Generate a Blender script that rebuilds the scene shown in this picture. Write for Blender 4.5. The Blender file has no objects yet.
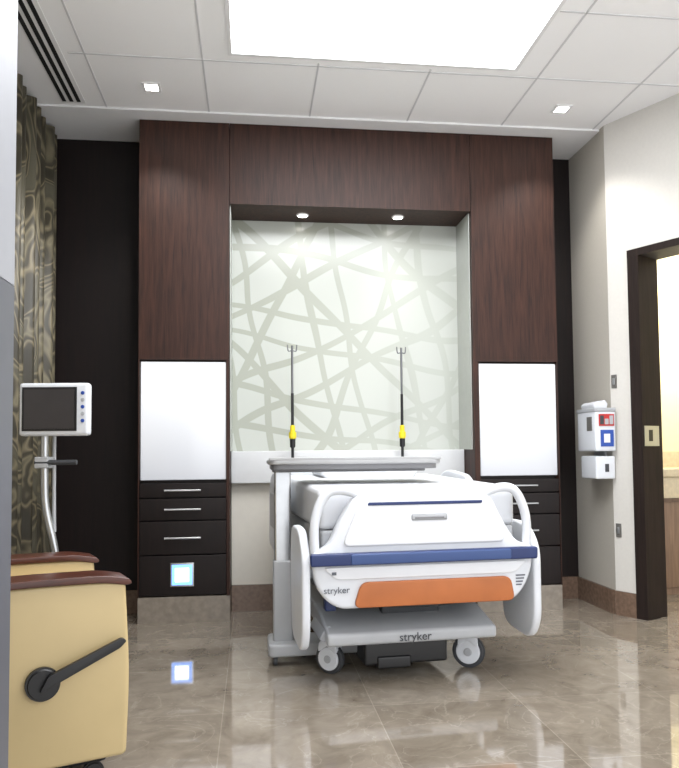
import bpy, bmesh, math, random
from mathutils import Vector, Matrix
random.seed(3)
S=bpy.context.scene
try:
    S.view_settings.view_transform='Standard'
    S.view_settings.look='None'
    S.view_settings.exposure=0.2
except Exception as e: print(e)

# ------------------------------------------------------------ materials
def lin(c):
    return tuple(((v/255)/12.92 if v/255<=0.04045 else ((v/255+0.055)/1.055)**2.4) for v in c)+(1,)
def mat(name,col,rough=0.5,metal=0.0,emit=None,es=0,noise=0.0,nscale=20,spec=0.5,coat=0,bump=0):
    m=bpy.data.materials.new(name); m.use_nodes=True
    nt=m.node_tree; b=nt.nodes['Principled BSDF']
    c=lin(col)
    b.inputs['Base Color'].default_value=c
    b.inputs['Roughness'].default_value=rough
    b.inputs['Metallic'].default_value=metal
    b.inputs['Specular IOR Level'].default_value=spec
    b.inputs['Coat Weight'].default_value=coat
    if emit:
        b.inputs['Emission Color'].default_value=lin(emit); b.inputs['Emission Strength'].default_value=es
    tc=nt.nodes.new('ShaderNodeTexCoord'); n=nt.nodes.new('ShaderNodeTexNoise')
    n.inputs['Scale'].default_value=nscale; n.inputs['Detail'].default_value=4
    nt.links.new(tc.outputs['Object'],n.inputs['Vector'])
    if noise>0:
        r=nt.nodes.new('ShaderNodeValToRGB')
        r.color_ramp.elements[0].position=0.3; r.color_ramp.elements[1].position=0.7
        r.color_ramp.elements[0].color=tuple(x*(1-noise) for x in c[:3])+(1,)
        r.color_ramp.elements[1].color=tuple(min(1,x*(1+noise)) for x in c[:3])+(1,)
        nt.links.new(n.outputs['Fac'],r.inputs['Fac']); nt.links.new(r.outputs['Color'],b.inputs['Base Color'])
    if bump>0:
        bp=nt.nodes.new('ShaderNodeBump'); bp.inputs['Strength'].default_value=bump; bp.inputs['Distance'].default_value=0.002
        nt.links.new(n.outputs['Fac'],bp.inputs['Height']); nt.links.new(bp.outputs['Normal'],b.inputs['Normal'])
    return m
def wood(name,c1,c2,rough=0.35,stretch=(14,14,0.9),scale=3.0,spec=.5):
    m=bpy.data.materials.new(name); m.use_nodes=True; nt=m.node_tree; b=nt.nodes['Principled BSDF']
    tc=nt.nodes.new('ShaderNodeTexCoord'); mp=nt.nodes.new('ShaderNodeMapping'); mp.inputs['Scale'].default_value=stretch
    n=nt.nodes.new('ShaderNodeTexNoise'); n.inputs['Scale'].default_value=scale; n.inputs['Detail'].default_value=8; n.inputs['Distortion'].default_value=0.6
    mp2=nt.nodes.new('ShaderNodeMapping'); mp2.inputs['Scale'].default_value=tuple(v*8 if v>2 else v*3 for v in stretch)
    n2=nt.nodes.new('ShaderNodeTexNoise'); n2.inputs['Scale'].default_value=scale; n2.inputs['Detail'].default_value=3
    mx=nt.nodes.new('ShaderNodeMath'); mx.operation='MULTIPLY_ADD'; mx.inputs[1].default_value=0.45
    ml=nt.nodes.new('ShaderNodeMath'); ml.operation='MULTIPLY'; ml.inputs[1].default_value=0.6
    r=nt.nodes.new('ShaderNodeValToRGB')
    r.color_ramp.elements[0].position=0.36; r.color_ramp.elements[1].position=0.68
    r.color_ramp.elements[0].color=lin(c1); r.color_ramp.elements[1].color=lin(c2)
    L=nt.links.new
    L(tc.outputs['Object'],mp.inputs['Vector']); L(mp.outputs[0],n.inputs['Vector'])
    L(tc.outputs['Object'],mp2.inputs['Vector']); L(mp2.outputs[0],n2.inputs['Vector'])
    L(n.outputs['Fac'],ml.inputs[0]); L(n2.outputs['Fac'],mx.inputs[0]); L(ml.outputs[0],mx.inputs[2])
    L(mx.outputs[0],r.inputs['Fac']); L(r.outputs['Color'],b.inputs['Base Color'])
    b.inputs['Roughness'].default_value=rough; b.inputs['Specular IOR Level'].default_value=spec
    return m
def emis(name,col,s):
    m=bpy.data.materials.new(name); m.use_nodes=True; nt=m.node_tree
    for n in list(nt.nodes): nt.nodes.remove(n)
    e=nt.nodes.new('ShaderNodeEmission'); o=nt.nodes.new('ShaderNodeOutputMaterial')
    e.inputs[0].default_value=lin(col); e.inputs[1].default_value=s; nt.links.new(e.outputs[0],o.inputs[0]); return m

M_walnut=wood('walnut_veneer',(27,12,7),(64,37,26),rough=.5,spec=.3)
M_walnutd=wood('walnut_dark',(14,8,8),(25,15,13),rough=.5,spec=.3)
M_jamb=wood('door_jamb_wood',(26,18,15),(40,30,26),rough=.7,spec=.2)
M_cherry=wood('cherry_wood',(56,25,16),(86,44,29),rough=0.3,stretch=(2,14,14))
M_wall=mat('wall_paint_warm',(202,199,193),0.6,noise=0.02,nscale=60)
M_wallside=mat('wall_paint_side',(178,173,163),0.6,noise=0.02,nscale=60)
M_beige=mat('niche_lower_paint',(214,209,198),0.5,noise=0.02)
M_ceil=mat('ceiling_tile',(247,247,248),0.8,noise=0.005,nscale=150)
M_ceilb=mat('ceiling_gypsum',(230,230,231),0.8,noise=0.01)
M_grid=mat('ceiling_tbar',(208,208,211),0.6)
M_black=mat('black_plastic',(18,18,20),0.4,noise=0.1)
M_slot=mat('slot_black',(12,12,14),0.8)
M_white=mat('bed_white_plastic',(210,213,218),0.32,noise=0.01)
M_white2=mat('bed_white_relief',(220,222,226),0.3,noise=0.01)
M_matt=mat('mattress_vinyl',(206,208,212),0.5,noise=0.03,nscale=8)
M_blue=mat('bumper_blue',(24,42,90),0.4,noise=0.05)
M_orange=mat('panel_orange',(168,96,48),0.45,noise=0.12,nscale=5)
M_grey=mat('base_grey_plastic',(164,166,169),0.38,noise=0.02)
M_dgrey=mat('dark_grey',(54,56,60),0.5,noise=0.05)
M_steel=mat('brushed_steel',(186,188,190),0.28,0.85,noise=0.04)
M_chrome=mat('pole_steel_dark',(120,121,124),0.3,0.9,noise=0.04)
M_table=mat('table_laminate',(156,156,156),0.4,noise=0.04)
M_tabled=mat('table_edge',(118,118,120),0.4)
M_yellowgrip=mat('yellow_grip',(220,200,30),0.45)
M_vinyl=mat('chair_yellow_vinyl',(192,171,126),0.42,noise=0.03,nscale=6,bump=0.15)
M_red=mat('label_red',(180,38,34),0.5)
M_bluel=mat('label_blue',(34,72,156),0.5)
M_bath=mat('bathroom_cream_paint',(232,224,188),0.6,noise=0.03)
M_stone=mat('counter_stone',(206,192,164),0.3,noise=0.1,nscale=30)
M_plate=mat('plate_grey',(108,106,102),0.4,0.3)
M_screen=mat('lcd_screen',(50,47,48),0.3,noise=0.05)
M_text=mat('text_grey',(92,96,104),0.5)
M_pier_hi=mat('near_wall_lit_top',(150,152,158),0.5,noise=0.02)  # upper pier: shine of the ceiling light painted in as a paler grey
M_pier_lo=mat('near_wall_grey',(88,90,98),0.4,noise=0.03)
E_sky=emis('light_diffuser',(250,252,255),12)
E_down=emis('downlight_lens',(255,250,244),16)
E_night=emis('nightlight_blue',(120,170,255),2.2)
E_nightc=emis('nightlight_core',(225,238,255),4)
E_sconce=emis('sconce_warm',(255,240,190),10)

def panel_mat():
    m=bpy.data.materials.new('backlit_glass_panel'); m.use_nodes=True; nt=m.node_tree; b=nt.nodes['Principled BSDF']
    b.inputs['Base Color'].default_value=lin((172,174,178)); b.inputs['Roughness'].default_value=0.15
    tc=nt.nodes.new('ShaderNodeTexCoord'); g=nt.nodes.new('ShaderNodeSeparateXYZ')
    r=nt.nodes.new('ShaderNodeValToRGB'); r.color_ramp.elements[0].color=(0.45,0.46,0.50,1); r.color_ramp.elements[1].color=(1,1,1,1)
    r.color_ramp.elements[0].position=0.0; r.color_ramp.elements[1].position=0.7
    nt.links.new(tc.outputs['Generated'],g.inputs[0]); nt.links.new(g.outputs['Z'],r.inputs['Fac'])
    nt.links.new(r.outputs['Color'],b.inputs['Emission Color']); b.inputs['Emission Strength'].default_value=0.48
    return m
M_panel=panel_mat()

def art_mat():
    # etched interlaced lattice: five band families at 36 degree steps (girih-like stars), light flare painted in as weaker bands toward the right
    m=bpy.data.materials.new('etched_star_lattice_glass'); m.use_nodes=True; nt=m.node_tree; b=nt.nodes['Principled BSDF']; L=nt.links.new
    tc=nt.nodes.new('ShaderNodeTexCoord'); sp=nt.nodes.new('ShaderNodeSeparateXYZ'); cb=nt.nodes.new('ShaderNodeCombineXYZ')
    L(tc.outputs['Object'],sp.inputs[0]); L(sp.outputs['X'],cb.inputs[0]); L(sp.outputs['Z'],cb.inputs[1])
    nz=nt.nodes.new('ShaderNodeTexNoise'); nz.inputs['Scale'].default_value=1.4; nz.inputs['Detail'].default_value=0; L(cb.outputs[0],nz.inputs['Vector'])
    va=nt.nodes.new('ShaderNodeVectorMath'); va.operation='SCALE'; va.inputs['Scale'].default_value=0.20; L(nz.outputs['Color'],va.inputs[0])
    ad=nt.nodes.new('ShaderNodeVectorMath'); L(cb.outputs[0],ad.inputs[0]); L(va.outputs[0],ad.inputs[1])
    def M(op,a,bv=None,c=None):
        n=nt.nodes.new('ShaderNodeMath'); n.operation=op
        for i,x in enumerate((a,bv,c)):
            if x is None: continue
            if isinstance(x,(int,float)): n.inputs[i].default_value=x
            else: L(x,n.inputs[i])
        return n.outputs[0]
    res=None
    for k,(ang,per,ph) in enumerate(((10,.62,.12),(46,.66,.55),(82,.60,.30),(118,.68,.80),(154,.64,.42))):
        a=math.radians(ang)
        dt=nt.nodes.new('ShaderNodeVectorMath'); dt.operation='DOT_PRODUCT'; dt.inputs[1].default_value=(math.cos(a)/per,math.sin(a)/per,0)
        L(ad.outputs[0],dt.inputs[0])
        f=M('FRACT',M('ADD',dt.outputs['Value'],ph+10))
        dd=M('ABSOLUTE',M('SUBTRACT',f,.5))
        dd2=M('ABSOLUTE',M('SUBTRACT',f,.86))
        for q in ((dd,.030),(dd2,.030)) if k in (0,2,3) else ((dd,.034),):
            mr=nt.nodes.new('ShaderNodeMapRange'); mr.inputs['From Min'].default_value=q[1]; mr.inputs['From Max'].default_value=q[1]+.008
            mr.inputs['To Min'].default_value=1; mr.inputs['To Max'].default_value=0; L(q[0],mr.inputs['Value'])
            res=mr.outputs[0] if res is None else M('MAXIMUM',res,mr.outputs[0])
    flare_fade=nt.nodes.new('ShaderNodeMapRange'); flare_fade.inputs['From Min'].default_value=.25; flare_fade.inputs['From Max'].default_value=1.25
    flare_fade.inputs['To Min'].default_value=1; flare_fade.inputs['To Max'].default_value=.35; L(sp.outputs['X'],flare_fade.inputs['Value'])
    res=M('MULTIPLY',res,flare_fade.outputs[0])
    mix=nt.nodes.new('ShaderNodeMix'); mix.data_type='RGBA'; mix.inputs[6].default_value=lin((182,185,178)); mix.inputs[7].default_value=lin((158,161,149))
    L(res,mix.inputs[0]); L(mix.outputs[2],b.inputs['Base Color']); b.inputs['Roughness'].default_value=0.2
    return m
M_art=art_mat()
M_cheek=mat('niche_cheek_glass',(168,171,164),0.25,noise=0.02)

def floor_mat():
    m=bpy.data.materials.new('polished_marble_floor'); m.use_nodes=True; nt=m.node_tree; b=nt.nodes['Principled BSDF']; L=nt.links.new
    tc=nt.nodes.new('ShaderNodeTexCoord'); mp=nt.nodes.new('ShaderNodeMapping'); mp.inputs['Location'].default_value=(0.12,0.05,0)
    L(tc.outputs['Object'],mp.inputs['Vector'])
    br=nt.nodes.new('ShaderNodeTexBrick'); br.offset=0.0; br.inputs['Scale'].default_value=1.0
    br.inputs['Brick Width'].default_value=0.61; br.inputs['Row Height'].default_value=0.61; br.inputs['Mortar Size'].default_value=0.002
    br.inputs['Color1'].default_value=lin((128,119,107)); br.inputs['Color2'].default_value=lin((139,130,118)); br.inputs['Mortar'].default_value=lin((154,146,134))
    L(mp.outputs[0],br.inputs['Vector'])
    n=nt.nodes.new('ShaderNodeTexNoise'); n.inputs['Scale'].default_value=6; n.inputs['Detail'].default_value=12; n.inputs['Distortion'].default_value=0.8; n.inputs['Roughness'].default_value=.65
    L(tc.outputs['Object'],n.inputs['Vector'])
    r=nt.nodes.new('ShaderNodeValToRGB'); r.color_ramp.elements[0].position=0.3; r.color_ramp.elements[1].position=0.7
    r.color_ramp.elements[0].color=(0.70,0.68,0.66,1); r.color_ramp.elements[1].color=(1.15,1.15,1.15,1)
    L(n.outputs['Fac'],r.inputs['Fac'])
    mx=nt.nodes.new('ShaderNodeMix'); mx.data_type='RGBA'; mx.blend_type='MULTIPLY'; mx.inputs[0].default_value=1
    L(br.outputs['Color'],mx.inputs[6]); L(r.outputs['Color'],mx.inputs[7])
    n2=nt.nodes.new('ShaderNodeTexNoise'); n2.inputs['Scale'].default_value=2.2; n2.inputs['Detail'].default_value=6; n2.inputs['Distortion'].default_value=2.5
    L(tc.outputs['Object'],n2.inputs['Vector'])
    r2=nt.nodes.new('ShaderNodeValToRGB'); e=r2.color_ramp.elements; e[0].position=0.49; e[0].color=(0,0,0,1); e[1].position=0.51; e[1].color=(0,0,0,1)
    k=e.new(0.5); k.color=(0.16,0.16,0.16,1)
    L(n2.outputs['Fac'],r2.inputs['Fac'])
    m2=nt.nodes.new('ShaderNodeMix'); m2.data_type='RGBA'; m2.inputs[7].default_value=lin((200,193,182))
    L(r2.outputs['Color'],m2.inputs[0]); L(mx.outputs[2],m2.inputs[6])
    L(m2.outputs[2],b.inputs['Base Color']); b.inputs['Roughness'].default_value=0.045; b.inputs['IOR'].default_value=2.6; b.inputs['Specular IOR Level'].default_value=0.5
    return m
M_floor=floor_mat()
M_granite=mat('granite_base',(108,88,74),0.25,noise=0.22,nscale=40)
M_plinth=mat('marble_plinth',(128,119,108),0.25,noise=0.15,nscale=25)
def curtain_mat():
    m=bpy.data.materials.new('curtain_leaf_fabric'); m.use_nodes=True; nt=m.node_tree; b=nt.nodes['Principled BSDF']; L=nt.links.new
    tc=nt.nodes.new('ShaderNodeTexCoord'); mp=nt.nodes.new('ShaderNodeMapping'); mp.inputs['Scale'].default_value=(1,2.0,1)
    n=nt.nodes.new('ShaderNodeTexNoise'); n.inputs['Scale'].default_value=1.7; n.inputs['Detail'].default_value=0.6; n.inputs['Distortion'].default_value=3.0
    L(tc.outputs['Object'],mp.inputs[0]); L(mp.outputs[0],n.inputs['Vector'])
    r=nt.nodes.new('ShaderNodeValToRGB'); e=r.color_ramp.elements; e[0].position=0.34; e[0].color=lin((56,52,41)); e[1].position=0.66; e[1].color=lin((88,84,70))
    for p,c in ((0.41,(64,59,46)),(0.45,(128,118,94)),(0.49,(58,54,42)),(0.53,(68,63,50)),(0.57,(122,114,92)),(0.61,(78,74,60))):
        k=e.new(p); k.color=lin(c)
    L(n.outputs['Fac'],r.inputs['Fac']); L(r.outputs['Color'],b.inputs['Base Color']); b.inputs['Roughness'].default_value=0.5
    return m
M_curt=curtain_mat()

# ------------------------------------------------------------ mesh helpers
def link(o,parent=None):
    S.collection.objects.link(o)
    if parent: o.parent=parent
    return o
def empty(name,loc=(0,0,0),rz=0):
    o=bpy.data.objects.new(name,None); o.location=loc; o.rotation_euler=(0,0,rz); o.empty_display_size=0.1
    S.collection.objects.link(o); return o
def finish(bm,name,m,parent,smooth=True):
    bmesh.ops.recalc_face_normals(bm,faces=bm.faces)
    me=bpy.data.meshes.new(name); bm.to_mesh(me); bm.free(); me.materials.append(m)
    if smooth:
        for p in me.polygons: p.use_smooth=True
        try: me.set_sharp_from_angle(angle=math.radians(38))
        except Exception: pass
    return link(bpy.data.objects.new(name,me),parent)
def box(name,x0,x1,y0,y1,z0,z1,m,parent=None,bev=0.0,seg=3):
    bm=bmesh.new(); bmesh.ops.create_cube(bm,size=1)
    for v in bm.verts:
        v.co=Vector((x0+(v.co.x+.5)*(x1-x0),y0+(v.co.y+.5)*(y1-y0),z0+(v.co.z+.5)*(z1-z0)))
    if bev>0: bmesh.ops.bevel(bm,geom=list(bm.edges),offset=bev,segments=seg,affect='EDGES',profile=0.6)
    return finish(bm,name,m,parent,bev>0)
def rp(pts,r=0.02,n=5):
    out=[];N=len(pts)
    for i in range(N):
        p=Vector(pts[i][:2]);a=Vector(pts[i-1][:2]);b=Vector(pts[(i+1)%N][:2])
        rr=pts[i][2] if len(pts[i])>2 else r
        t=min(rr,.48*(a-p).length,.48*(b-p).length)
        A=p+(a-p).normalized()*t;B=p+(b-p).normalized()*t
        for k in range(n+1):
            f=k/n; out.append((1-f)**2*A+2*f*(1-f)*p+f*f*B)
    return out
def prism(name,pts,axis,a0,a1,m,parent=None,bev=0.0,r=0.02,seg=3):
    P=rp(pts,r) if r>0 else [Vector(p) for p in pts]
    bm=bmesh.new()
    def co(p,a):
        return {'y':(p[0],a,p[1]),'x':(a,p[0],p[1]),'z':(p[0],p[1],a)}[axis]
    A=[bm.verts.new(co(p,a0)) for p in P]; B=[bm.verts.new(co(p,a1)) for p in P]
    f1=bm.faces.new(A); f2=bm.faces.new(B[::-1])
    n=len(P)
    for i in range(n): bm.faces.new((A[i],B[i],B[(i+1)%n],A[(i+1)%n]))
    bmesh.ops.recalc_face_normals(bm,faces=bm.faces)
    if bev>0:
        ed=list(set(f1.edges)|set(f2.edges))
        bmesh.ops.bevel(bm,geom=ed,offset=bev,segments=seg,affect='EDGES',profile=0.6,clamp_overlap=True)
    return finish(bm,name,m,parent)
def cyl(name,c,r,h,axis,m,parent=None,bev=0.0,seg=32,r2=None):
    bm=bmesh.new(); bmesh.ops.create_cone(bm,cap_ends=True,segments=seg,radius1=r,radius2=r if r2 is None else r2,depth=h)
    if bev>0:
        ed=[e for e in bm.edges if any(len(f.verts)>4 for f in e.link_faces)]
        bmesh.ops.bevel(bm,geom=ed,offset=bev,segments=3,affect='EDGES')
    R={'z':Matrix.Identity(4),'x':Matrix.Rotation(math.pi/2,4,'Y'),'y':Matrix.Rotation(math.pi/2,4,'X')}[axis] if isinstance(axis,str) else axis
    bmesh.ops.transform(bm,matrix=Matrix.Translation(c)@R,verts=bm.verts)
    return finish(bm,name,m,parent)
def tube(name,pts,r,m,parent=None,smooth=True,cyclic=False):
    cu=bpy.data.curves.new(name+'_c','CURVE'); cu.dimensions='3D'; cu.bevel_depth=r; cu.bevel_resolution=4; cu.use_fill_caps=True
    if smooth:
        sp=cu.splines.new('NURBS'); sp.points.add(len(pts)-1)
        for i,p in enumerate(pts): sp.points[i].co=(*p,1)
        sp.use_endpoint_u=True; sp.order_u=3; sp.resolution_u=8; sp.use_cyclic_u=cyclic
    else:
        sp=cu.splines.new('POLY'); sp.points.add(len(pts)-1)
        for i,p in enumerate(pts): sp.points[i].co=(*p,1)
    o=bpy.data.objects.new(name+'_c',cu); S.collection.objects.link(o)
    dg=bpy.context.evaluated_depsgraph_get(); me=bpy.data.meshes.new_from_object(o.evaluated_get(dg))
    bpy.data.objects.remove(o); me.materials.clear(); me.materials.append(m)
    for p in me.polygons: p.use_smooth=True
    return link(bpy.data.objects.new(name,me),parent)
def text(name,s,size,loc,rot,m,parent=None):
    cu=bpy.data.curves.new(name+'_c','FONT'); cu.body=s; cu.size=size; cu.extrude=0.0008; cu.align_x='CENTER'; cu.align_y='CENTER'
    o=bpy.data.objects.new(name+'_c',cu); S.collection.objects.link(o)
    dg=bpy.context.evaluated_depsgraph_get(); me=bpy.data.meshes.new_from_object(o.evaluated_get(dg))
    bpy.data.objects.remove(o); me.materials.clear(); me.materials.append(m)
    o=bpy.data.objects.new(name,me); o.location=loc; o.rotation_euler=rot
    return link(o,parent)
def spot(name,loc,power,ang,col=(1,.96,.9),parent=None,rad=0.03,rot=(0,0,0),blend=0.6):
    l=bpy.data.lights.new(name,'SPOT'); l.energy=power; l.spot_size=math.radians(ang); l.spot_blend=blend; l.color=col; l.shadow_soft_size=rad
    o=bpy.data.objects.new(name,l); o.location=loc; o.rotation_euler=rot; return link(o,parent)

H=3.155
# ------------------------------------------------------------ room shell
box('floor',-1.6,4.6,-1.0,5.6,-0.06,0.0,M_floor)
bm=bmesh.new()
def addbox(bm,x0,x1,y0,y1,z0,z1):
    r=bmesh.ops.create_cube(bm,size=1)
    for v in r['verts']: v.co=Vector((x0+(v.co.x+.5)*(x1-x0),y0+(v.co.y+.5)*(y1-y0),z0+(v.co.z+.5)*(z1-z0)))
SX0,SX1,SY0,SY1=-0.10,1.45,1.9,3.79
BY=4.48
g=.012
addbox(bm,-1.6,SX0-g,0.2,BY,H,H+.2); addbox(bm,SX1+g,3.7,0.2,BY,H,H+.2)
addbox(bm,SX0-g,SX1+g,SY1+g,BY,H,H+.2); addbox(bm,SX0-g,SX1+g,0.2,SY0-g,H,H+.2)
finish(bm,'ceiling',M_ceil,None,False)
box('ceiling_border',-1.6,2.40,BY,5.1,H-.012,H+.2,M_ceilb)
cg=empty('ceiling_grid')
i=0
for x in (-.875,-.26,.365,.99,1.615,2.24):
    if SX0<x<SX1: box('tbar_%d'%i,x-.005,x+.005,SY1+.06,BY,H-.003,H+.002,M_grid,cg)
    else: box('tbar_%d'%i,x-.005,x+.005,0.3,BY,H-.003,H+.002,M_grid,cg)
    i+=1
for y in (3.88,3.26,2.64):
    box('tbar_%d'%i,-.96,SX0-.03 if y<3.8 else 2.50,y-.005,y+.005,H-.003,H+.002,M_grid,cg); i+=1
    if y<3.8:
        box('tbar_%d'%i,SX1+.03,2.8,y-.005,y+.005,H-.003,H+.002,M_grid,cg); i+=1
sk=empty('ceiling_light_panel',(0,0,0))
box('diffuser',SX0-.005,SX1+.005,SY0-.005,SY1+.005,H+.02,H+.03,E_sky,sk)
for n,a in enumerate(((SX0-.022,SX0,SY0-.022,SY1+.022),(SX1,SX1+.022,SY0-.022,SY1+.022),(SX0,SX1,SY1,SY1+.022),(SX0,SX1,SY0-.022,SY0))):
    box('frame_%d'%n,*a,H-.006,H-.001,M_ceilb,sk)
av=empty('air_slot_diffuser')
box('frame',-1.13,-.99,2.0,BY-.04,H-.004,H+.001,M_ceilb,av)
for n in range(3):
    x=-1.12+n*.042; box('slot_%d'%n,x,x+.022,2.0,BY-.06,H-.007,H-.003,M_slot,av)

box('wall_back',-1.6,2.40,4.95,5.08,0,H,M_walnutd)
box('wall_left',-1.6,-1.48,1.2,4.95,0,H,M_wallside)
CX,CY=2.285,4.42
box('wall_right',CX,CX+.12,CY,4.95,0,H,M_wallside)
P0=Vector((CX,CY)); e=Vector((.470,-.883)); nrm=Vector((.883,.470)); TH=.185
def quadprism(name,s0,s1,w0,w1,z0,z1,m,parent=None,bev=0):
    c=[P0+e*s0+nrm*w0,P0+e*s1+nrm*w0,P0+e*s1+nrm*w1,P0+e*s0+nrm*w1]
    return prism(name,[(p.x,p.y) for p in c],'z',z0,z1,m,parent,bev,r=0)
quadprism('wall_right_angled',0,.19,0,TH,0,H,M_wall)
quadprism('wall_right_lintel',.19,1.32,0,TH,2.26,H,M_wall)
quadprism('wall_right_far',1.32,3.2,0,TH,0,H,M_wall)
d=empty('door_frame')
quadprism('jamb_hinge',.15,.225,-.012,TH+.012,0,2.27,M_jamb,d)
quadprism('jamb_latch',1.27,1.345,-.012,TH+.012,0,2.27,M_jamb,d)
quadprism('jamb_head',.15,1.345,-.013,TH+.013,2.245,2.29,M_jamb,d)
quadprism('strike_plate',.224,.228,.005,.16,1.06,1.185,M_steel,d)
quadprism('strike_hole',.2275,.2295,.05,.09,1.09,1.16,M_black,d)
quadprism('baseboard_angled',0.005,.15,-.015,.0,0,.15,M_granite)
box('baseboard_right',CX-.018,CX,CY+.01,4.95,0,.15,M_granite)
box('baseboard_left_back',-1.46,-.70,4.93,4.95,0,.15,M_granite)
box('baseboard_right_back',2.02,CX-.018,4.93,4.95,0,.15,M_granite)
# bathroom beyond the door
box('wall_north_bathroom',2.42,4.8,5.4,5.5,0,2.7,M_bath)
box('wall_east_bathroom',4.7,4.8,2.6,5.4,0,2.7,M_bath)
box('wall_west_bathroom',2.42,2.5,4.7,5.4,0,2.7,M_bath)
box('ceiling_bathroom',2.62,4.8,4.2,5.5,2.7,2.8,M_ceil)
v=empty('bathroom_vanity',(3.5,5.1,0))
box('counter',-.95,1.1,-.22,.29,.84,.90,M_stone,v,.008)
box('apron',-.95,1.1,-.20,-.16,.69,.84,M_stone,v,.004)
M_vcab=wood('vanity_wood',(112,88,70),(142,114,92))
box('cabinet',-.93,1.05,-.15,.28,.0,.69,M_vcab,v)
box('door_a',-.90,-.30,-.165,-.15,.05,.66,M_vcab,v,.004); box('door_b',-.28,.32,-.165,-.15,.05,.66,M_vcab,v,.004)
box('backsplash',-.95,1.1,.275,.295,.90,1.02,M_stone,v)
sc=empty('wall_sconce',(3.28,5.33,2.12))
cyl('shade',(0,0,0),.07,.22,'z',E_sconce,sc,.02); box('bracket',-.03,.03,.03,.07,-.05,.05,M_steel,sc)
l=bpy.data.lights.new('bath_glow','POINT'); l.energy=42; l.color=(1,.94,.80); l.shadow_soft_size=.12
o=bpy.data.objects.new('bath_glow',l); o.location=(0.15,-.42,.0); link(o,sc)

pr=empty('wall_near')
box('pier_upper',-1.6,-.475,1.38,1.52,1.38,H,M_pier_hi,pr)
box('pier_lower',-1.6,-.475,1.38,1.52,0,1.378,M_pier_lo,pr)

# curtain
bm=bmesh.new(); NY=220; rows=2; vs=[]
for j in range(rows):
    z=0.03+(H-.06)*j/(rows-1); row=[]
    for k in range(NY+1):
        y=3.3+1.60*k/NY
        row.append(bm.verts.new((-1.29+.035*math.sin(k*.36)+.012*math.sin(k*.13+1),y,z)))
    vs.append(row)
for k in range(NY): bm.faces.new((vs[0][k],vs[0][k+1],vs[1][k+1],vs[1][k]))
cu=finish(bm,'curtain',M_curt,None)
so=cu.modifiers.new('thick','SOLIDIFY'); so.thickness=.004

# ------------------------------------------------------------ headwall
hw=empty('headwall_unit',(0,4.6,0))
XL,NL,NR,XR=-.698,-.137,1.435,2.012
def hb(name,x0,x1,y0,y1,z0,z1,m,bev=0): return box(name,x0,x1,y0-4.6,y1-4.6,z0,z1,m,hw,bev)
T=H-.014
hb('column_left_veneer',XL,NL-.003,4.6,4.95,1.625,T,M_walnut)
hb('column_right_veneer',NR+.003,XR,4.6,4.95,1.625,T,M_walnut)
hb('header_veneer',NL,NR,4.6,4.95,2.62,T,M_walnut)
hb('stile_left',-.16,NL-.003,4.602,4.95,.16,1.625,M_walnut)
hb('stile_right',NR+.003,1.473,4.602,4.95,.16,1.625,M_walnut)
hb('stile_outer_left',XL,XL+.006,4.6,4.95,.16,1.625,M_walnut)
hb('stile_outer_right',XR-.006,XR,4.6,4.95,.16,1.625,M_walnut)
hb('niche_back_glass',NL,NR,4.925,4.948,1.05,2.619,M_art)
hb('niche_cheek_right',NR-.006,NR+.001,4.635,4.925,1.05,2.619,M_cheek)
hb('niche_cheek_left',NL-.001,NL+.006,4.635,4.925,1.05,2.619,M_cheek)
hb('niche_lower_wall',NL,NR,4.90,4.948,.17,.84,M_beige)
hb('niche_ledge',NL,NR,4.83,4.948,.84,1.05,mat('ledge_white',(206,207,208),.3,noise=.02),.004)
hb('niche_base',NL,NR,4.88,4.948,0,.17,M_granite)
for side,(a,b) in enumerate(((XL+.008,-.162),(1.475,XR-.008))):
    hb('carcass_%d'%side,a,b,4.65,4.95,.16,1.62,M_walnutd)
    hb('lit_panel_%d'%side,a+.004,b-.002,4.615,4.65,.875,1.612,M_panel,.006)
    hb('plinth_%d'%side,a-.008 if side==0 else NR+.003,(NL-.003) if side==0 else b+.008,4.605,4.95,0,.16,M_plinth)
    zs=[.858,.765,.625,.415,.165]
    for k in range(4):
        hb('drawer_%d_%d'%(side,k),a,b,4.603,4.65,zs[k+1]+.004,zs[k]-.004,M_walnutd,.002)
        if k<3:
            zc=(zs[k]+zs[k+1])/2; xc=(a+b)/2
            tube('pull_%d_%d'%(side,k),[(xc-.11,-.022,zc),(xc+.11,-.022,zc)],.006,M_steel,hw,False)
            for q in (-.09,.09): cyl('pull_post_%d_%d_%d'%(side,k,q>0),(xc+q,-.01,zc),.005,.026,'y',M_steel,hw)
nl=empty('night_light',(-.43,4.6,.295))
box('bezel',-.072,.072,-.006,.004,-.072,.072,M_steel,nl,.003); box('lens',-.062,.062,-.010,-.004,-.062,.062,E_night,nl,.003)
box('led_core',-.042,.042,-.012,-.008,-.042,.042,E_nightc,nl,.003)
def downlight(x,y,z,power,ang,r=.045,col=(1,.97,.93),name='recessed_downlight',rot=(0,0,0),rad=.02,blend=.6):
    p=empty(name,(x,y,z))
    bm=bmesh.new(); n=28
    a=[bm.verts.new((r*1.35*math.cos(t*2*math.pi/n),r*1.35*math.sin(t*2*math.pi/n),-.001)) for t in range(n)]
    b=[bm.verts.new((r*math.cos(t*2*math.pi/n),r*math.sin(t*2*math.pi/n),-.007)) for t in range(n)]
    for t in range(n): bm.faces.new((a[t],a[(t+1)%n],b[(t+1)%n],b[t]))
    finish(bm,'trim_ring',M_grid,p)
    cyl('lens',(0,0,-.004),r,.004,'z',E_down,p)
    spot('beam',(0,0,-.015),power,ang,col,p,rad=rad,rot=rot,blend=blend)
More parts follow.
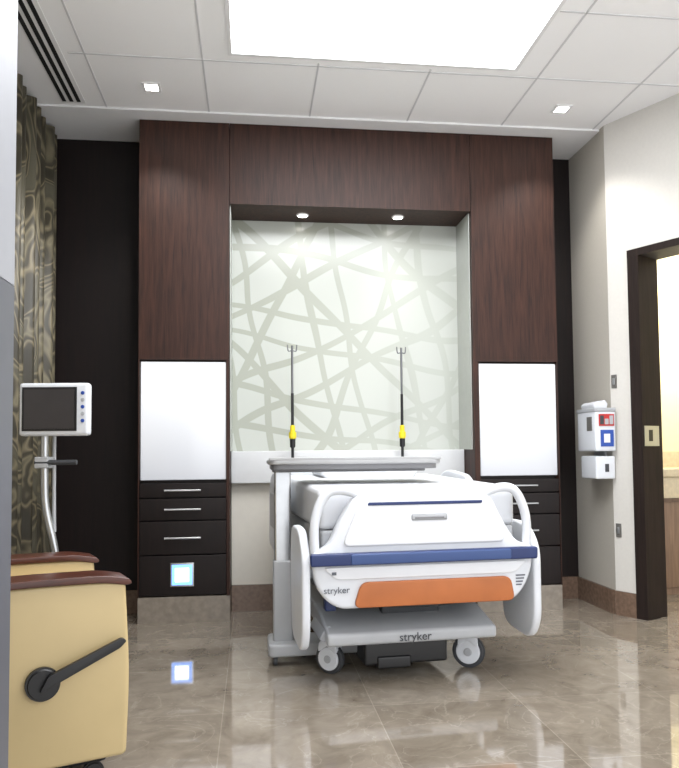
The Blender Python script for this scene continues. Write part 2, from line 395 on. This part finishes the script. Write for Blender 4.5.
def sqdownlight(x,y,z,power,ang,r=.036):
    p=empty('square_downlight',(x,y,z))
    for n,a in enumerate(((-r*1.4,r*1.4,-r*1.4,-r),(-r*1.4,r*1.4,r,r*1.4),(-r*1.4,-r,-r,r),(r,r*1.4,-r,r))):
        box('trim_%d'%n,*a,-.008,-.001,M_ceilb,p)
    box('lens',-r,r,-r,r,-.006,-.002,E_down,p)
    spot('beam',(0,0,-.015),power,ang,(1,.97,.93),p,rad=r*.6)
sqdownlight(-.57,4.20,H,34,110); sqdownlight(1.91,4.22,H,34,110)
downlight(.338,4.78,2.62,1.2,120,.032,(1,1,1)); downlight(.98,4.76,2.62,17,110,.032,(1,1,1),rot=(math.radians(-14),0,0),rad=.03,blend=1.0)
sqdownlight(-.56,1.9,H,30,110); sqdownlight(1.95,1.9,H,36,120)

# ------------------------------------------------------------ hospital bed (turned ~5 degrees in the room)
BA=math.radians(4.5); piv=Vector((.768,3.2))
off=Vector((piv.x-.77*math.cos(BA),piv.y-.77*math.sin(BA)))
bed=empty('hospital_bed',(off.x,off.y,0),BA)
Y=lambda y:y-3.2
prism('footboard',[(.255,.60,.02),(.262,.49,.05),(.30,.41,.04),(.37,.357,.04),(1.18,.357,.04),(1.235,.41,.04),(1.275,.49,.05),(1.285,.60,.02),
  (1.20,.63,.03),(1.14,.72,.05),(1.085,.83,.05),(1.03,.858,.04),(.48,.858,.04),(.435,.83,.05),(.37,.72,.05),(.33,.63,.03)],'y',0,.075,M_white,bed,.018)
prism('footboard_relief',[(.385,.628),(.475,.835),(1.045,.835),(1.15,.628)],'y',-.014,.004,M_white2,bed,.008,r=.04)
prism('footboard_lower_relief',[(.30,.54),(.36,.485),(1.19,.485),(1.25,.54)],'y',-.008,.004,M_white2,bed,.005,r=.03)
box('grab_slot',.70,.865,-.020,-.010,.735,.762,M_grey,bed,.008)
box('grab_slot_shadow',.715,.85,-.022,-.018,.742,.750,M_tabled,bed,.002)
prism('top_blue_strip',[(.50,.804),(1.03,.804),(1.035,.818),(.505,.818)],'y',-.018,-.010,M_blue,bed,.003,r=.006)
prism('bumper_rail',[(.245,.548),(1.29,.548),(1.292,.602),(.243,.602)],'y',-.034,.0,M_blue,bed,.012,r=.012)
prism('bumper_mid',[(.42,.552),(1.16,.552),(1.16,.598),(.42,.598)],'y',-.040,-.02,mat('bumper_mid_blue',(50,72,120),.4),bed,.006,r=.012)
prism('orange_panel',[(.435,.362),(1.185,.362),(1.165,.472),(.47,.472)],'y',-.016,.004,M_orange,bed,.006,r=.035)
for sgn,nm in ((1,'left'),(-1,'right')):
    c=.77; f=lambda x:c-sgn*(c-x)
    tube('handle_'+nm,[(f(.275),.035,.58),(f(.268),.035,.66),(f(.275),.035,.76),(f(.32),.035,.86),(f(.38),.035,.875),(f(.45),.035,.86),(f(.50),.035,.835)],.021,M_white,bed)
    xs=(f(.212),f(.250)); x0,x1=min(xs),max(xs)
    prism('foot_siderail_'+nm,[(Y(3.21),.26,.06),(Y(3.21),.60,.08),(Y(3.32),.70,.1),(Y(3.56),.70,.08),(Y(3.60),.50,.06),(Y(3.56),.18,.08),(Y(3.28),.16,.08)],'x',x0,x1,M_white,bed,.014)
    prism('head_siderail_'+nm,[(Y(3.94),.44,.06),(Y(3.92),.72,.08),(Y(4.02),.90,.12),(Y(4.40),.93,.12),(Y(4.58),.86,.1),(Y(4.60),.48,.06)],'x',x0,x1,M_white,bed,.014)
    prism('head_siderail_pad_'+nm,[(Y(4.02),.60),(Y(4.02),.80),(Y(4.50),.80),(Y(4.50),.60)],'x',x0-.005,x1+.005,M_grey,bed,.004,r=.03)
    tube('siderail_link_'+nm,[(f(.245),Y(3.45),.45),(f(.34),Y(3.45),.50)],.02,M_grey,bed,False)
    tube('siderail_link_head_'+nm,[(f(.245),Y(4.25),.5),(f(.34),Y(4.25),.5)],.02,M_grey,bed,False)
prism('mattress',[(Y(3.285),.69,.04),(Y(3.285),.875,.05),(Y(3.9),.885,.2),(Y(4.62),.90,.05),(Y(4.62),.69,.04)],'x',.30,1.235,M_matt,bed,.04)
prism('pillow',[(.50,.88),(.46,.93),(.60,.965),(.92,.965),(1.06,.93),(1.02,.88)],'y',Y(4.2),Y(4.56),M_matt,bed,.03,r=.05)
box('sleep_deck',.31,1.225,Y(3.28),Y(4.62),.60,.69,M_grey,bed,.015)
box('frame_rail_left',.33,.39,Y(3.27),Y(4.62),.48,.60,M_white,bed,.01)
box('frame_rail_right',1.15,1.21,Y(3.27),Y(4.62),.48,.60,M_white,bed,.01)
box('frame_cross',.39,1.15,Y(3.30),Y(3.5),.44,.58,M_dgrey,bed,.01)
prism('headboard',[(.30,.5),(.28,.86),(.38,.95),(1.10,.95),(1.24,.86),(1.22,.5)],'y',Y(4.64),Y(4.68),M_white,bed,.015,r=.06)
box('lift_column_foot',.62,.90,Y(3.42),Y(3.56),.24,.50,M_dgrey,bed,.01)
box('lift_column_head',.62,.90,Y(4.2),Y(4.4),.22,.60,M_dgrey,bed,.01)
tube('actuator_1',[(.50,Y(3.5),.30),(.50,Y(4.1),.5)],.025,M_black,bed,False)
tube('actuator_2',[(1.02,Y(3.5),.30),(1.02,Y(4.1),.5)],.025,M_black,bed,False)
box('drain_bag_hook',.33,.38,Y(3.30),Y(3.36),.33,.40,M_blue,bed,.008)
tube('cable',[(.42,Y(3.32),.44),(.48,Y(3.30),.37),(.6,Y(3.29),.345),(.8,Y(3.29),.335),(1.0,Y(3.3),.35),(1.06,Y(3.32),.43)],.008,M_black,bed)
# base
prism('base_cover',[(Y(3.25),.182,.02),(Y(3.25),.238,.02),(Y(3.50),.30,.04),(Y(3.66),.30,.02),(Y(3.66),.20,.02)],'x',.33,1.12,M_grey,bed,.02)
prism('base_cover_wing_left',[(.30,.20),(.34,.26),(.36,.26),(.36,.18)],'y',Y(3.32),Y(3.6),M_grey,bed,.008,r=.02)
box('base_rail_left',.36,.44,Y(3.6),Y(4.6),.18,.27,M_grey,bed,.01)
box('base_rail_right',1.02,1.10,Y(3.6),Y(4.6),.18,.27,M_grey,bed,.01)
box('base_cross_head',.36,1.10,Y(4.5),Y(4.62),.18,.28,M_grey,bed,.015)
box('steering_unit',.52,.92,Y(3.36),Y(3.52),.06,.19,M_black,bed,.015)
box('steering_unit_low',.58,.74,Y(3.35),Y(3.50),.045,.10,M_black,bed,.01)
def castor(nm,x,y,ang,r=.072):
    R=Matrix.Rotation(ang,4,'Z')@Matrix.Rotation(math.pi/2,4,'Y')
    c=(x,Y(y),r)
    cyl(nm+'_tyre',c,r,.034,R,M_dgrey,bed,.008)
    ax=Matrix.Rotation(ang,4,'Z')@Vector((1,0,0))
    for s in (-1,1):
        cc=Vector(c)+ax*s*.019
        cyl(nm+'_cover_%d'%s,cc,r*.74,.014,R,M_white,bed,.005)
        cyl(nm+'_hub_%d'%s,Vector(c)+ax*s*.028,r*.25,.008,R,M_grey,bed,.003)
    cyl(nm+'_stem',(x,Y(y),.165),.022,.06,'z',M_grey,bed,.004)
    o=prism(nm+'_fork',[(-.05,.10),(-.045,.15),(.0,.165),(.045,.15),(.05,.10),(.0,.135)],'x',-.03,.03,M_white,bed,.006,r=.015)
    o.location=(x,Y(y),0); o.rotation_euler=(0,0,ang)
castor('castor_fl',.385,3.49,math.radians(50)); castor('castor_fr',1.055,3.44,math.radians(58),.078)
castor('castor_hl',.40,4.5,math.radians(20)); castor('castor_hr',1.06,4.5,math.radians(20))
text('label_text_left','stryker',.040,(.362,-.004,.440),(math.pi/2,0,0),M_text,bed)
text('label_text_base','stryker',.052,(.73,Y(3.246),.21),(math.pi/2,0,0),M_dgrey,bed)
for k in range(4): box('caution_label_%d'%k,1.195,1.240-.006*k,-.003,.001,.475-.014*k-.006,.475-.014*k,M_text,bed)
box('info_label',.34,.36,-.011,-.006,.507,.52,M_text,bed)
def ivpole(nm,x):
    p=bed; yv=Y(4.72)
    tube(nm+'_lower',[(x,yv,.70),(x,yv,1.42)],.0095,M_black,p,False)
    tube(nm+'_upper',[(x,yv,1.40),(x,yv,1.73)],.0075,M_chrome,p,False)
    cyl(nm+'_grip',(x,yv,1.15),.024,.05,'z',M_yellowgrip,p,.006); cyl(nm+'_collar',(x,yv,1.19),.016,.05,'z',M_yellowgrip,p,.004)
    cyl(nm+'_socket',(x,yv,1.10),.018,.06,'z',M_black,p,.004)
    tube(nm+'_bracket',[(x,yv,.72),(x,yv-.05,.72)],.018,M_dgrey,p,False)
    for s in (-1,1):
        tube(nm+'_hook_%d'%s,[(x,yv,1.70),(x+s*.02,yv,1.69),(x+s*.03,yv,1.70),(x+s*.03,yv,1.735)],.004,M_chrome,p)
ivpole('iv_pole_left',.378); ivpole('iv_pole_right',1.110)

# ------------------------------------------------------------ overbed table
t=empty('overbed_table',(.150,3.72,0))
box('column',-.042,.042,-.04,.04,.09,.955,M_steel,t,.012)
box('column_sleeve',-.048,.048,-.048,.048,.09,.50,M_grey,t,.012)
prism('base_foot',[(-.075,-.13),(.30,-.10),(.72,-.08),(.72,.10),(.30,.10),(-.075,.13)],'z',.045,.105,M_grey,t,.012,r=.04)
for n,(a,b_) in enumerate(((-.04,-.09),(-.04,.09),(.66,-.05),(.66,.07))):
    cyl('caster_%d'%n,(a,b_,.025),.025,.02,'x',M_dgrey,t,.004)
prism('top_support',[(-.05,-.06),(.30,-.05),(.74,-.03),(.74,.05),(.30,.07),(-.05,.08)],'z',.940,.966,M_tabled,t,.006,r=.02)
prism('tabletop',[(-.075,-.17),(.79,-.17),(.79,.22),(-.075,.22)],'z',.980,1.004,M_table,t,.008,r=.05)
prism('tabletop_lip',[(-.06,-.15),(.775,-.15),(.775,.20),(-.06,.20)],'z',.955,.982,M_tabled,t,.004,r=.05)
prism('tray_lip',[(-.07,-.17),(.785,-.17),(.785,-.155),(-.07,-.155)],'z',1.000,1.014,M_table,t,.003,r=.004)

# ------------------------------------------------------------ recliner armchair
ac=empty('recliner_armchair',(-.388,2.42,0),math.radians(22))
D=-.72; W=.66
for nm,y0,y1 in (('near',0,.12),('far',W-.12,W)):
    prism('arm_'+nm,[(D,.09,.03),(-.01,.09,.02),(.0,.35,.1),(-.015,.635,.02),(-.35,.642,.2),(D,.625,.02)],'y',y0,y1,M_vinyl,ac,.014)
    prism('arm_cap_'+nm,[(D-.01,.626,.005),(-.35,.640,.2),(-.09,.636,.08),(-.012,.622,.02),(.004,.626,.01),(-.004,.642,.02),(-.08,.658,.08),(-.35,.662,.2),(D-.01,.646,.005)],'y',y0-.008,y1+.008,M_cherry,ac,.007)
box('seat_box',D+.04,-.03,.12,W-.12,.12,.34,M_vinyl,ac,.02)
prism('seat_cushion',[(D+.14,.33,.03),(D+.14,.47,.04),(-.02,.49,.06),(-.0,.36,.04)],'y',.125,W-.125,M_vinyl,ac,.03)
prism('backrest',[(D+.16,.36),(D+.20,.50),(D+.05,1.02),(D-.02,1.08),(D-.10,1.04),(D-.03,.30)],'y',.10,W-.10,M_vinyl,ac,.04,r=.06)
box('underframe',D+.06,-.06,.06,W-.06,.06,.12,M_black,ac,.01)
for n,(a,b_) in enumerate(((-.10,.07),(-.10,W-.07),(D+.08,.07),(D+.08,W-.07))):
    cyl('caster_%d'%n,(a,b_,.033),.033,.03,'y',M_black,ac,.006)
cyl('lever_hub',(-.262,-.012,.352),.05,.03,'y',M_black,ac,.008)
prism('lever',[(-.275,.332,.01),(-.04,.437,.01),(-.02,.457,.01),(-.035,.467,.01),(-.25,.380,.01)],'y',-.045,-.028,M_black,ac,.005)

# ------------------------------------------------------------ monitor on stand
mo=empty('patient_monitor_stand',(-.855,3.3,0),math.radians(-6))
tube('pole',[(-.055,.03,1.12),(-.055,.03,.95),(-.05,.03,.80),(0.0,.03,.62),(.01,.03,.40),(.01,.03,.10)],.016,M_steel,mo)
tube('pole_rear',[(-.02,.05,1.12),(-.02,.05,.80),(-.016,.05,.70)],.008,M_grey,mo)
for k in range(5):
    a=k*2*math.pi/5+.3
    tube('leg_%d'%k,[(.01,.03,.10),(.01+.12*math.cos(a),.03+.12*math.sin(a),.085),(.01+.2*math.cos(a),.03+.2*math.sin(a),.06)],.014,M_steel,mo)
    cyl('wheel_%d'%k,(.01+.2*math.cos(a),.03+.2*math.sin(a),.028),.028,.022,'x',M_black,mo,.004)
tube('handle_bar',[(-.08,-.01,1.005),(.10,-.01,1.005)],.011,M_dgrey,mo,False)
box('handle_clamp',-.08,-.02,-.02,.05,.98,1.03,M_grey,mo,.006)
hl=(0.002,-.01,1.235)
o=box('monitor_housing',-.145,.155,-.025,.025,-.115,.115,M_white,mo,.016); o.location=hl
for nm,a,mm in (('screen_bezel',(-.13,.105,-.0285,-.024,-.094,.096),M_black),('screen_glass',(-.12,.095,-.031,-.028,-.084,.086),M_screen)):
    o=box(nm,*a,mm,mo); o.location=hl
for k in range(5):
    o=cyl('button_%d'%k,(.13,-.027,.07-.03*k),.008,.006,'y',M_bluel if k%2==0 else M_grey,mo,.002); o.location=hl
o=box('monitor_back',-.10,.10,.02,.055,-.08,.08,M_grey,mo,.015); o.location=hl

# ------------------------------------------------------------ sharps / glove dispenser
sh=empty('sharps_dispenser',(CX,4.50,0))
box('cabinet',-.14,-.002,-.14,.11,1.03,1.30,M_white,sh,.012)
box('lid',-.145,-.002,-.145,.115,1.28,1.305,M_grey,sh,.006)
box('backplate',-.02,-.002,-.02,.13,.86,1.32,M_grey,sh,.003)
box('tray_lower',-.13,-.002,-.12,.09,.855,1.0,M_white,sh,.01)
box('tray_opening',-.07,-.045,-.124,-.118,.90,.95,M_dgrey,sh,.002)
box('window_dark',-.143,-.138,-.10,-.03,1.16,1.25,M_plate,sh,.002)
box('label_red',-.115,-.015,-.1445,-.139,1.19,1.265,M_red,sh); box('label_blue',-.105,-.02,-.1445,-.139,1.06,1.165,M_bluel,sh)
box('label_white_a',-.085,-.045,-.147,-.142,1.085,1.14,M_white2,sh)
for k in range(3): box('label_row_%d'%k,-.108+.031*k,-.084+.031*k,-.147,-.142,1.20,1.255 if k!=1 else 1.235,M_grey if k else M_dgrey,sh)
prism('glove_tissue',[(-.12,1.30),(-.13,1.33),(-.10,1.35),(-.08,1.335),(-.05,1.36),(-.03,1.33),(-.04,1.30)],'y',-.10,.08,M_matt,sh,.01,r=.01)
def plate(nm,s,z,h):
    p=P0+e*s; q=empty(nm,(p.x,p.y,z),math.atan2(e.y,e.x))
    box('cover',-.018,.018,-.008,-.001,-h/2,h/2,M_plate,q,.002); box('rocker',-.007,.007,-.012,-.007,-h/4,h/4,M_steel,q,.002)
plate('light_switch',.03,1.475,.085); plate('wall_outlet',.035,.53,.085)

# ------------------------------------------------------------ world + camera
w=bpy.data.worlds.new('world'); S.world=w; w.use_nodes=True
w.node_tree.nodes['Background'].inputs[0].default_value=(.96,.975,1,1); w.node_tree.nodes['Background'].inputs[1].default_value=2.1
cam=bpy.data.cameras.new('camera'); co=bpy.data.objects.new('camera',cam); S.collection.objects.link(co)
cam.sensor_fit='AUTO'; cam.sensor_width=36; cam.lens=728/768*36; cam.shift_y=33/768; cam.clip_start=.05
co.matrix_world=Matrix.Translation((0,0,1.04))@Matrix.Rotation(math.radians(-6.85),4,'Z')@Matrix.Rotation(math.radians(92.75),4,'X')@Matrix.Rotation(math.radians(-.5),4,'Z')
S.camera=co
